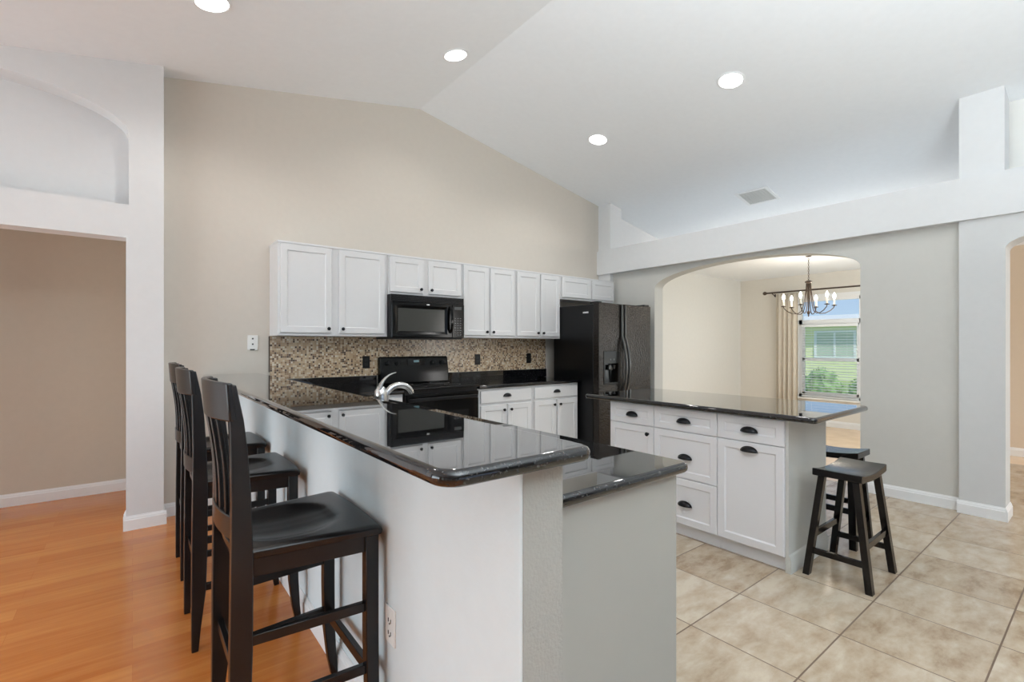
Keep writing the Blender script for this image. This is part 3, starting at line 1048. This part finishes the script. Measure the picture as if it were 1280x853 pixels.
def isl_extra(t):
    MB().box(.402, .012, 0, .420, .567, .875).build('end_panel', 'island_end', parent=t, bevel=.001)
    prof = [(0, 0), (.014, 0), (.014, .075), (.010, .082), (.009, .09), (.005, .098), (0, .104)]
    mb = MB()
    mb.loft([[(.420 + a, yy, b) for a, b in prof] for yy in (.012, .567)])
    mb.build('base_moulding', 'island_end', parent=t)


island_unit(1.6030, 1.200, 'near island cabinet with one drawer and a tall pull-out front, beside the stools',
            lambda w: [('drawer', .002, .718, w - .002, .868, 'cup', w * .5, .79, F), ('pull_out_front', .002, .09, w - .002, .714, 'cup', w * .5, .672, F)], extra=isl_extra)


# ------------------------------------------------------------------ saddle stools
def make_saddle():
    t = thing('saddle_stool', '', 'stool', (0, 0, 0))
    mb = MB()
    n = 13
    rings = []
    L, D = .215, .118
    for i in range(n):
        x = -L + 2 * L * i / (n - 1)
        k = abs(x / L)
        zt = .592 + .020 * k ** 2
        zb = zt - .036 if k < .8 else zt - .040
        rings.append([(x, -D, zb), (x, D, zb), (x, D, zt), (x, 0, zt - .002), (x, -D, zt)])
    mb.loft(rings)
    mb.build('seat', 'saddle', parent=t, bevel=.004, seg=2)
    tops = {}
    for sx in (-1, 1):
        for sy in (-1, 1):
            tp = Vector((sx * .168, sy * .082, .566))
            ft = Vector((sx * .200, sy * .150, 0.0))
            tops[(sx, sy)] = (tp, ft)
            w, d = .021, .0165
            mb = MB()
            mb.hexa([(ft.x + a * w, ft.y + b * d, 0) for a, b in ((-1, -1), (1, -1), (1, 1), (-1, 1))], [(tp.x + a * w, tp.y + b * d, .566) for a, b in ((-1, -1), (1, -1), (1, 1), (-1, 1))])
            mb.build('leg', 'saddle', parent=t, bevel=.002)
    def at(sx, sy, z):
        tp, ft = tops[(sx, sy)]
        return ft.lerp(tp, z / .566)
    for sx in (-1, 1):
        MB().rect_bar([at(sx, -1, .14), at(sx, 1, .14)], .020, .032, (1, 0, 0)).build('stretcher', 'saddle', parent=t, bevel=.002)
    for sy in (-1, 1):
        MB().rect_bar([at(-1, sy, .23), at(1, sy, .23)], .018, .036, (0, 1, 0)).build('stretcher', 'saddle', parent=t, bevel=.002)
    return t


GS = 'dark wooden saddle stools at the island'
st = make_saddle()
st['group'] = GS
st['label'] = 'dark brown saddle-seat stool standing at the near end of the island'
st.location = (3.222, .972, 0)
st.rotation_euler = (0, 0, 0)
dup(st, (3.745, 1.265, 0), PI / 2, 'dark brown saddle-seat stool tucked under the overhang behind the nearer one', GS)


# ------------------------------------------------------------------ slat-back bar stools (local: front = +X)
def make_barstool():
    t = thing('bar_stool', '', 'bar stool', (0, 0, 0))
    # seat
    nx, ny = 30, 30
    top, bot = [], []
    bm = MB()
    def outline(u, v):
        hw = .196 + (.249 - .196) * u
        x = (-.195 - .016 * (1 - v * v)) * (1 - u) + (.201 + .012 * (1 - v * v)) * u
        return x, v * hw
    def dip(x, y):
        d1 = ((x + .030) / .150) ** 2 + ((abs(y) - .045) / .115) ** 2
        d2 = ((x + .030) / .150) ** 2 + (y / .155) ** 2
        d = min(d1, d2)
        return -.017 * max(0, 1 - d) ** .7
    for i in range(nx + 1):
        top.append([])
        bot.append([])
        for j in range(ny + 1):
            u, v = i / nx, -1 + 2 * j / ny
            x, y = outline(u, v)
            edge = max(0, abs(v) - .93) / .07
            eu = max(0, (u - .93) / .07)
            z = .720 + dip(x, y) - .005 * edge ** 2 - .006 * eu ** 2
            top[i].append(bm.bm.verts.new((x, y, z)))
            bot[i].append(bm.bm.verts.new((x * .99, y * .985, .692)))
    for i in range(nx):
        for j in range(ny):
            bm.bm.faces.new((top[i][j], top[i + 1][j], top[i + 1][j + 1], top[i][j + 1]))
            bm.bm.faces.new((bot[i][j], bot[i][j + 1], bot[i + 1][j + 1], bot[i + 1][j]))
    for i in range(nx):
        bm.bm.faces.new((top[i][0], bot[i][0], bot[i + 1][0], top[i + 1][0]))
        bm.bm.faces.new((top[i][ny], top[i + 1][ny], bot[i + 1][ny], bot[i][ny]))
    for j in range(ny):
        bm.bm.faces.new((top[0][j], top[0][j + 1], bot[0][j + 1], bot[0][j]))
        bm.bm.faces.new((top[nx][j], bot[nx][j], bot[nx][j + 1], top[nx][j + 1]))
    bm.build('seat', 'stool', parent=t, bevel=.004, seg=2, angle=45)
    # apron
    ap = MB()
    for sy in (-1, 1):
        ap.hexa([(-.175, sy * .178 - .009, .638), (.165, sy * .212 - .009, .638), (.165, sy * .212 + .009, .638), (-.175, sy * .178 + .009, .638)],
                [(-.175, sy * .178 - .009, .693), (.165, sy * .212 - .009, .693), (.165, sy * .212 + .009, .693), (-.175, sy * .178 + .009, .693)])
    ap.box(.164, -.208, .638, .182, .208, .693)
    ap.box(-.190, -.175, .638, -.172, .175, .693)
    ap.build('apron', 'stool', parent=t, bevel=.002)
    # front legs
    for sy in (-1, 1):
        pts = [(.173, sy * .216, .692), (.173, sy * .216, .36), (.176, sy * .217, .20), (.186, sy * .218, .08), (.198, sy * .220, 0)]
        MB().rect_bar(pts, [.038, .038, .036, .031, .026], [.042, .042, .040, .033, .025], (0, 1, 0)).build('leg', 'stool', parent=t, bevel=.003)
    # rear legs running up as back posts
    for sy in (-1, 1):
        prof = [(0, -.222, -.197), (.10, -.222, -.188), (.25, -.222, -.170), (.45, -.221, -.164), (.70, -.218, -.163), (.86, -.217, -.168), (1.0, -.219, -.177), (1.09, -.222, -.187), (1.190, -.229, -.206)]
        rings = []
        for z, xb, xf in prof:
            y0 = sy * .187
            rings.append([(xb, y0 - .018, z), (xf, y0 - .018, z), (xf, y0 + .018, z), (xb, y0 + .018, z)])
        MB().loft(rings).build('leg', 'stool', parent=t, bevel=.003)
    # crest rail, curved in plan
    def curved(z0, z1, xo0, xo1, bow, th, hw, n=16, crown=0.0):
        rings = []
        for i in range(n + 1):
            v = -1 + 2 * i / n
            y = v * hw
            b = bow * (1 - v * v)
            zc = crown * (1 - v * v)
            rings.append([(xo0 - b, y, z0), (xo0 - b + th, y, z0), (xo1 - b + th * .8, y, z1 + zc), (xo1 - b, y, z1 + zc)])
        return MB().loft(rings)
    curved(1.088, 1.196, -.222, -.230, .037, .020, .206, crown=.004).build('crest_rail', 'stool', parent=t, bevel=.005, seg=3, angle=50)
    curved(.750, .816, -.212, -.213, .022, .020, .172).build('lower_rail', 'stool', parent=t, bevel=.003, angle=50)
    for k in range(5):
        y = -.112 + .056 * k
        b = lambda hw, bw: bw * (1 - (y / hw) ** 2)
        x0 = -.204 - b(.172, .022)
        x1 = -.214 - b(.206, .037)
        pts = []
        for i in range(9):
            s_ = i / 8
            pts.append((x0 + (x1 - x0) * s_ + .007 * math.sin(PI * s_), y, .81 + .285 * s_))
        MB().rect_bar(pts, .027, .010, (0, 1, 0)).build('slat', 'stool', parent=t, bevel=.002)
    # stretchers
    for sy in (-1, 1):
        MB().rect_bar([(-.195, sy * .187, .462), (.172, sy * .214, .462)], .018, .030, (0, 1, 0)).build('stretcher', 'stool', parent=t, bevel=.002)
        MB().rect_bar([(-.195, sy * .187, .262), (.172, sy * .214, .262)], .018, .030, (0, 1, 0)).build('stretcher', 'stool', parent=t, bevel=.002)
    MB().rect_bar([(.176, -.214, .245), (.176, .214, .245)], .020, .036, (1, 0, 0)).build('footrest', 'stool', parent=t, bevel=.002)
    MB().rect_bar([(-.198, -.187, .36), (-.198, .187, .36)], .018, .030, (1, 0, 0)).build('stretcher', 'stool', parent=t, bevel=.002)
    return t


GBS = 'dark slat-back bar stools along the raised bar'
bs = make_barstool()
bs['group'] = GBS
bs['label'] = 'dark slat-back bar stool nearest the camera at the end of the bar'
bs.location = (.432, 1.725, 0)
dup(bs, (.418, 2.635, 0), 0, 'dark slat-back bar stool in the middle of the three', GBS)
dup(bs, (.430, 3.415, 0), 0, 'dark slat-back bar stool farthest away, closest to the back wall', GBS)


# ------------------------------------------------------------------ recessed downlights
def slope_mtx(x, y):
    s_ = 1 if x > 2.33 else -1
    ang = math.atan(.19) * s_          # right slope falls towards +x
    return Matrix.Translation((x, y, CH(x))) @ Matrix.Rotation(ang, 4, 'Y')


def downlight(x, y, label):
    t = thing('recessed_light', label, 'ceiling light', (x, y, CH(x)), 0, 'round recessed ceiling lights')
    mt = slope_mtx(x, y)
    MB().lathe([(.088, .0), (.108, .0), (.108, -.003), (.098, -.008), (.090, -.006), (.088, .0)], 32, cap=False).xf(mt).build('trim_ring', 'trim', parent=t)
    MB().lathe([(.090, .0), (.090, -.004), (.05, -.005), (.001, -.005)], 32).xf(mt).build('diffuser', 'led', parent=t)
    l = bpy.data.lights.new('downlight_lamp', 'SPOT')
    l.energy = DOWN_POWER * 4
    l.color = (1, .98, .95)
    l.spot_size = R(150)
    l.spot_blend = .6
    l.shadow_soft_size = .07
    o = bpy.data.objects.new('lamp_light', l)
    COL.objects.link(o)
    o.parent = t
    o.location = (0, 0, -.03)
    return t


downlight(.377, 3.405, 'bright round recessed ceiling light at the top left, left of the ridge')
downlight(2.095, 3.415, 'bright round recessed ceiling light just left of the ceiling ridge')
downlight(3.828, 3.41, 'bright round recessed ceiling light above the refrigerator, lower of the right pair')
downlight(3.824, 1.982, 'bright round recessed ceiling light above the island, upper of the right pair')

# ceiling vent (supply grille) on the right slope
vc = (5.835, 2.70)
vt = thing('ceiling_vent', 'square white air vent grille on the sloped ceiling', 'air vent', (vc[0], vc[1], CH(vc[0])))
mt = slope_mtx(*vc)
MB().prism([(-.19, -.19), (.19, -.19), (.19, .19), (-.19, .19)], [[(-.155, -.155), (-.155, .155), (.155, .155), (.155, -.155)]], 0, -.008, 'xy').xf(mt).build('frame', 'trim', parent=vt, bevel=.002)
mb = MB()
for k in range(11):
    y = -.145 + k * .029
    mb.hexa([(-.155, y - .008, -.007), (.155, y - .008, -.007), (.155, y - .006, -.007), (-.155, y - .006, -.007)],
            [(-.155, y + .010, -.001), (.155, y + .010, -.001), (.155, y + .012, -.001), (-.155, y + .012, -.001)])
mb.xf(mt).build('louvres', 'grille', parent=vt, smooth=False)
MB().box(-.155, -.155, -.0012, .155, .155, -.0004).xf(mt).build('backing', 'grille', parent=vt, smooth=False)


# ------------------------------------------------------------------ switch and outlets
def plate(name, label, cat, mtx, w, h, mat, slots, group=None, slotmat='dark_slot'):
    loc = mtx.translation
    t = thing(name, label, cat, loc, 0, group)
    MB().box(-w / 2, -.006, -h / 2, w / 2, 0, h / 2).xf(mtx).build('cover_plate', mat, parent=t, bevel=.0025)
    mb = MB()
    for x0, z0, x1, z1 in slots:
        mb.box(x0, -.0075, z0, x1, -.005, z1)
    mb.xf(mtx).build('socket', slotmat, parent=t, smooth=False)
    return t


duplex = [(-.010, .010, -.007, .022), (.007, .010, .010, .022), (-.010, -.030, -.007, -.018), (.007, -.030, .010, -.018), (-.003, .004, .003, .008), (-.003, -.036, .003, -.032)]
plate('wall_plate', 'white cable wall plate with two ports on the beige wall', 'wall plate', Matrix.Translation((.788, 4.5, 1.322)), .078, .125, 'plate_white',
      [(-.006, .028, .006, .040), (-.006, -.018, .006, -.006), (-.020, -.062, .015, -.052)])
sm = pbr('socket_dark_grey', (.012, .012, .012), .4, spec=.3)
bd = [(-.016, .006, .016, .036), (-.016, -.036, .016, -.006)]
GO = 'black outlets on the mosaic backsplash'
plate('wall_outlet', 'black wall outlet on the tiles just left of the range', 'outlet', Matrix.Translation((1.756, 4.488, 1.14)), .072, .118, 'plate_black', bd, GO, sm)
plate('wall_outlet', 'black wall outlet on the tiles right of the range', 'outlet', Matrix.Translation((3.038, 4.488, 1.142)), .072, .118, 'plate_black', bd, GO, sm)
plate('wall_outlet', 'black wall outlet on the tiles nearest the refrigerator', 'outlet', Matrix.Translation((3.789, 4.488, 1.145)), .072, .118, 'plate_black', bd, GO, sm)
plate('wall_outlet', 'white wall outlet low on the half wall behind the nearest stool', 'outlet', Matrix.Translation((.655, 1.46, .40)) @ Matrix.Rotation(-PI / 2, 4, 'Z'), .072, .118, 'plate_white', duplex, None)

# ------------------------------------------------------------------ dining room: blinds, curtain, rod, chandelier
bl = thing('window_blind', 'white horizontal slat blind in the dining room window', 'blind', (8.73, 2.92, .46))
MB().box(8.705, WY0 + .055, 1.60, 8.745, WY1 - .055, 1.64).build('head_rail', 'blind', parent=bl, bevel=.002)
mb = MB()
for k in range(26):
    z = .50 + k * .0425
    y0, y1 = WY0 + .06, WY1 - .06
    mb.hexa([(8.700, y0, z - .003), (8.748, y0, z + .003), (8.748, y1, z + .003), (8.700, y1, z - .003)], [(8.700, y0, z - .001), (8.748, y0, z + .005), (8.748, y1, z + .005), (8.700, y1, z - .001)])
mb.build('slats', 'blind', parent=bl, smooth=False)
MB().box(8.705, WY0 + .06, .462, 8.743, WY1 - .06, .478).build('bottom_rail', 'blind', parent=bl)
mb = MB()
for y in (WY0 + .2, WY1 - .2):
    mb.tube([(8.724, y, .47), (8.724, y, 1.61)], .0012, 6)
mb.build('cords', 'blind', parent=bl)

rod = thing('curtain_rod', 'dark bronze curtain rod above the dining room window', 'curtain rod', (8.62, 3.0, 2.20))
MB().tube([(8.62, 3.82, 2.20), (8.62, 2.02, 2.20)], .013, 12).build('pole', 'bronze', parent=rod)
for y, s_ in ((3.82, 1), (2.02, -1)):
    MB().lathe([(.014, 0), (.016, .012), (.028, .03), (.032, .045), (.026, .062), (.012, .075)], 16).xf(Matrix.Translation((8.62, y, 2.20)) @ Matrix.Rotation(R(-90 * s_), 4, 'X')).build('finial', 'bronze', parent=rod)
for y in (3.74, 2.1):
    MB().tube([(8.745, y, 2.16), (8.70, y, 2.16), (8.62, y, 2.185)], .007, 8).lathe([(.025, 0), (.025, .006)], 14, (8.744, y, 2.16), 'x').build('bracket', 'bronze', parent=rod)


def curtain(y0, y1, label):
    n = 60
    mb = MB()
    rings = []
    for (z, amp) in ((2.17, .018), (1.9, .022), (1.3, .026), (.7, .030), (.05, .032)):
        row = []
        for i in range(n + 1):
            s_ = i / n
            y = y0 + (y1 - y0) * s_
            row.append((8.625 + amp * math.sin(s_ * 2 * PI * 4.5) + .004 * math.sin(s_ * 40 + z), y, z))
        rings.append(row)
    mb.loft(rings, cap=False, closed=False)
    o = mb.build('curtain', 'curtain', at=(8.625, (y0 + y1) / 2, .05), solid=.003, angle=80)
    return tag(o, label, 'curtain', 'beige curtains on the dining room rod')


curtain(3.34, 3.68, 'beige curtain panel hanging left of the dining room window')

CX, CY = 6.95, 2.56
ch = thing('chandelier', 'bronze candle-style chandelier with six lit bulbs in the dining room', 'chandelier', (CX, CY, 1.68))
MB().lathe([(.035, 0), (.035, -.004), (.025, -.010), (.008, -.014)], 24, (CX, CY, 2.469)).build('canopy', 'bronze', parent=ch)
mb = MB()
for k in range(12):
    z = 2.425 - k * .0245
    pts = []
    for i in range(13):
        a = 2 * PI * i / 12
        u_, v_ = .007 * math.cos(a), .016 * math.sin(a)
        pts.append((CX + (u_ if k % 2 else 0), CY + (0 if k % 2 else u_), z + v_))
    mb.tube(pts, .0022, 6)
mb.build('chain', 'bronze', parent=ch)
MB().lathe([(.004, .0), (.02, -.004), (.042, -.018), (.044, -.032), (.030, -.036), (.026, -.045)], 20, (CX, CY, 2.155)).lathe([(.008, 0), (.008, -.36)], 10, (CX, CY, 2.12)).lathe([(.004, 0), (.014, -.012), (.022, -.03), (.012, -.05), (.006, -.062), (.010, -.072), (.003, -.085)], 16, (CX, CY, 1.76)).build('stem', 'bronze', parent=ch)
for k in range(6):
    a = R(60 * k + 3)
    c_, s_ = math.cos(a), math.sin(a)
    pr = [(.024, 2.12), (.030, 2.02), (.044, 1.92), (.060, 1.82), (.085, 1.745), (.13, 1.715), (.19, 1.72), (.245, 1.75), (.285, 1.79), (.290, 1.812)]
    arm = MB().tube([(CX + r_ * c_, CY + r_ * s_, z) for r_, z in pr], .0055, 8).lathe([(.004, 0), (.028, .004), (.030, .012), (.012, .014), (.011, .02)], 16, (CX + .29 * c_, CY + .29 * s_, 1.808)).build('arm', 'bronze', parent=ch)
    MB().lathe([(.0115, 0), (.0115, .075), (.008, .078)], 14, (CX + .29 * c_, CY + .29 * s_, 1.826)).build('candle_sleeve', 'candle', parent=arm)
    MB().lathe([(.008, 0), (.016, .02), (.019, .035), (.014, .055), (.005, .075), (.001, .082)], 14, (CX + .29 * c_, CY + .29 * s_, 1.903)).build('bulb', 'bulb', parent=arm)
    l = bpy.data.lights.new('bulb_lamp', 'POINT')
    l.energy = BULB_POWER
    l.color = (1, .88, .72)
    l.shadow_soft_size = .04
    o = bpy.data.objects.new('lamp_light', l)
    COL.objects.link(o)
    o.parent = ch
    o.location = (.29 * c_, .29 * s_, .27)

# ------------------------------------------------------------------ outside the dining window
struct('ground', MB().box(9.0, -20, -.4, 60, 40, -.25), 'grass')
nh = thing('neighbor_house', 'pale green sided house seen through the dining room window', 'house', (24.0, 8.0, -.25))
def mat_siding():
    m, n, b = base_mat('lap_siding')
    t_ = n.nodes.new('ShaderNodeTexCoord')
    s_ = n.nodes.new('ShaderNodeSeparateXYZ')
    n.links.new(t_.outputs['Object'], s_.inputs[0])
    f_ = math_node(n, 'FRACT', math_node(n, 'DIVIDE', s_.outputs['Z'], .18))
    r_ = n.nodes.new('ShaderNodeValToRGB')
    r_.color_ramp.elements[0].position = .0
    r_.color_ramp.elements[0].color = (*srgb(178, 182, 132), 1)
    r_.color_ramp.elements[1].position = .14
    r_.color_ramp.elements[1].color = (*srgb(236, 238, 190), 1)
    n.links.new(f_, r_.inputs[0])
    n.links.new(r_.outputs[0], b.inputs['Base Color'])
    b.inputs['Roughness'].default_value = .8
    return m
MB().box(24, -2, -.25, 32, 16, 2.35).build('wall', mat_siding(), parent=nh, smooth=False)
MB().hexa([(23.5, -2.5, 2.35), (32.5, -2.5, 2.35), (32.5, 16.5, 2.35), (23.5, 16.5, 2.35)], [(28, -2.5, 2.85), (28.1, -2.5, 2.85), (28.1, 16.5, 2.85), (28, 16.5, 2.85)]).build('roof', 'roof', parent=nh, smooth=False)
hw_ = MB().prism([(7.0, .7), (8.6, .7), (8.6, 1.95), (7.0, 1.95)], [[(7.1, .8), (7.1, 1.85), (7.76, 1.85), (7.76, .8)], [(7.84, .8), (7.84, 1.85), (8.5, 1.85), (8.5, .8)]], 23.95, 24.0, 'yz').build('window_frame', 'trim', parent=nh, smooth=False)
MB().box(23.97, 7.1, .8, 23.99, 8.5, 1.85).build('pane', 'siding_pane', parent=hw_, smooth=False)
GHB = 'green shrubs outside the dining room window'
for i, (x, y, s_) in enumerate(((12.5, 3.45, .46), (12.7, 4.40, .52), (12.4, 5.35, .48))):
    mb = MB()
    bmesh.ops.create_icosphere(mb.bm, subdivisions=3, radius=1)
    for v in mb.bm.verts:
        d = v.co.normalized()
        k = 1 + .13 * math.sin(9 * d.x + i) * math.cos(8 * d.y) + random.uniform(-.07, .07)
        v.co = Vector((x + d.x * s_ * .7 * k, y + d.y * s_ * .75 * k, -.25 + s_ * .95 * (d.z * k + .97)))
    # loose leaves
    for q in range(260):
        d = Vector((random.gauss(0, 1), random.gauss(0, 1), random.gauss(0, 1))).normalized()
        c_ = Vector((x + d.x * s_ * .78, y + d.y * s_ * .82, -.25 + s_ * .95 * (d.z * 1.08 + 1)))
        e1 = Vector((random.gauss(0, 1), random.gauss(0, 1), random.gauss(0, 1))).normalized() * .035
        e2 = e1.cross(d).normalized() * .02
        vs = [mb.bm.verts.new(c_ + e1), mb.bm.verts.new(c_ + e2), mb.bm.verts.new(c_ - e1), mb.bm.verts.new(c_ - e2)]
        mb.bm.faces.new(vs)
    o = mb.build('shrub', 'leaf', at=(x, y, -.25), smooth=False)
    tag(o, ('rounded green shrub outside the window, rightmost of three', 'rounded green shrub outside the window, middle of three', 'rounded green shrub outside the window, leftmost of three')[i], 'shrub', GHB)
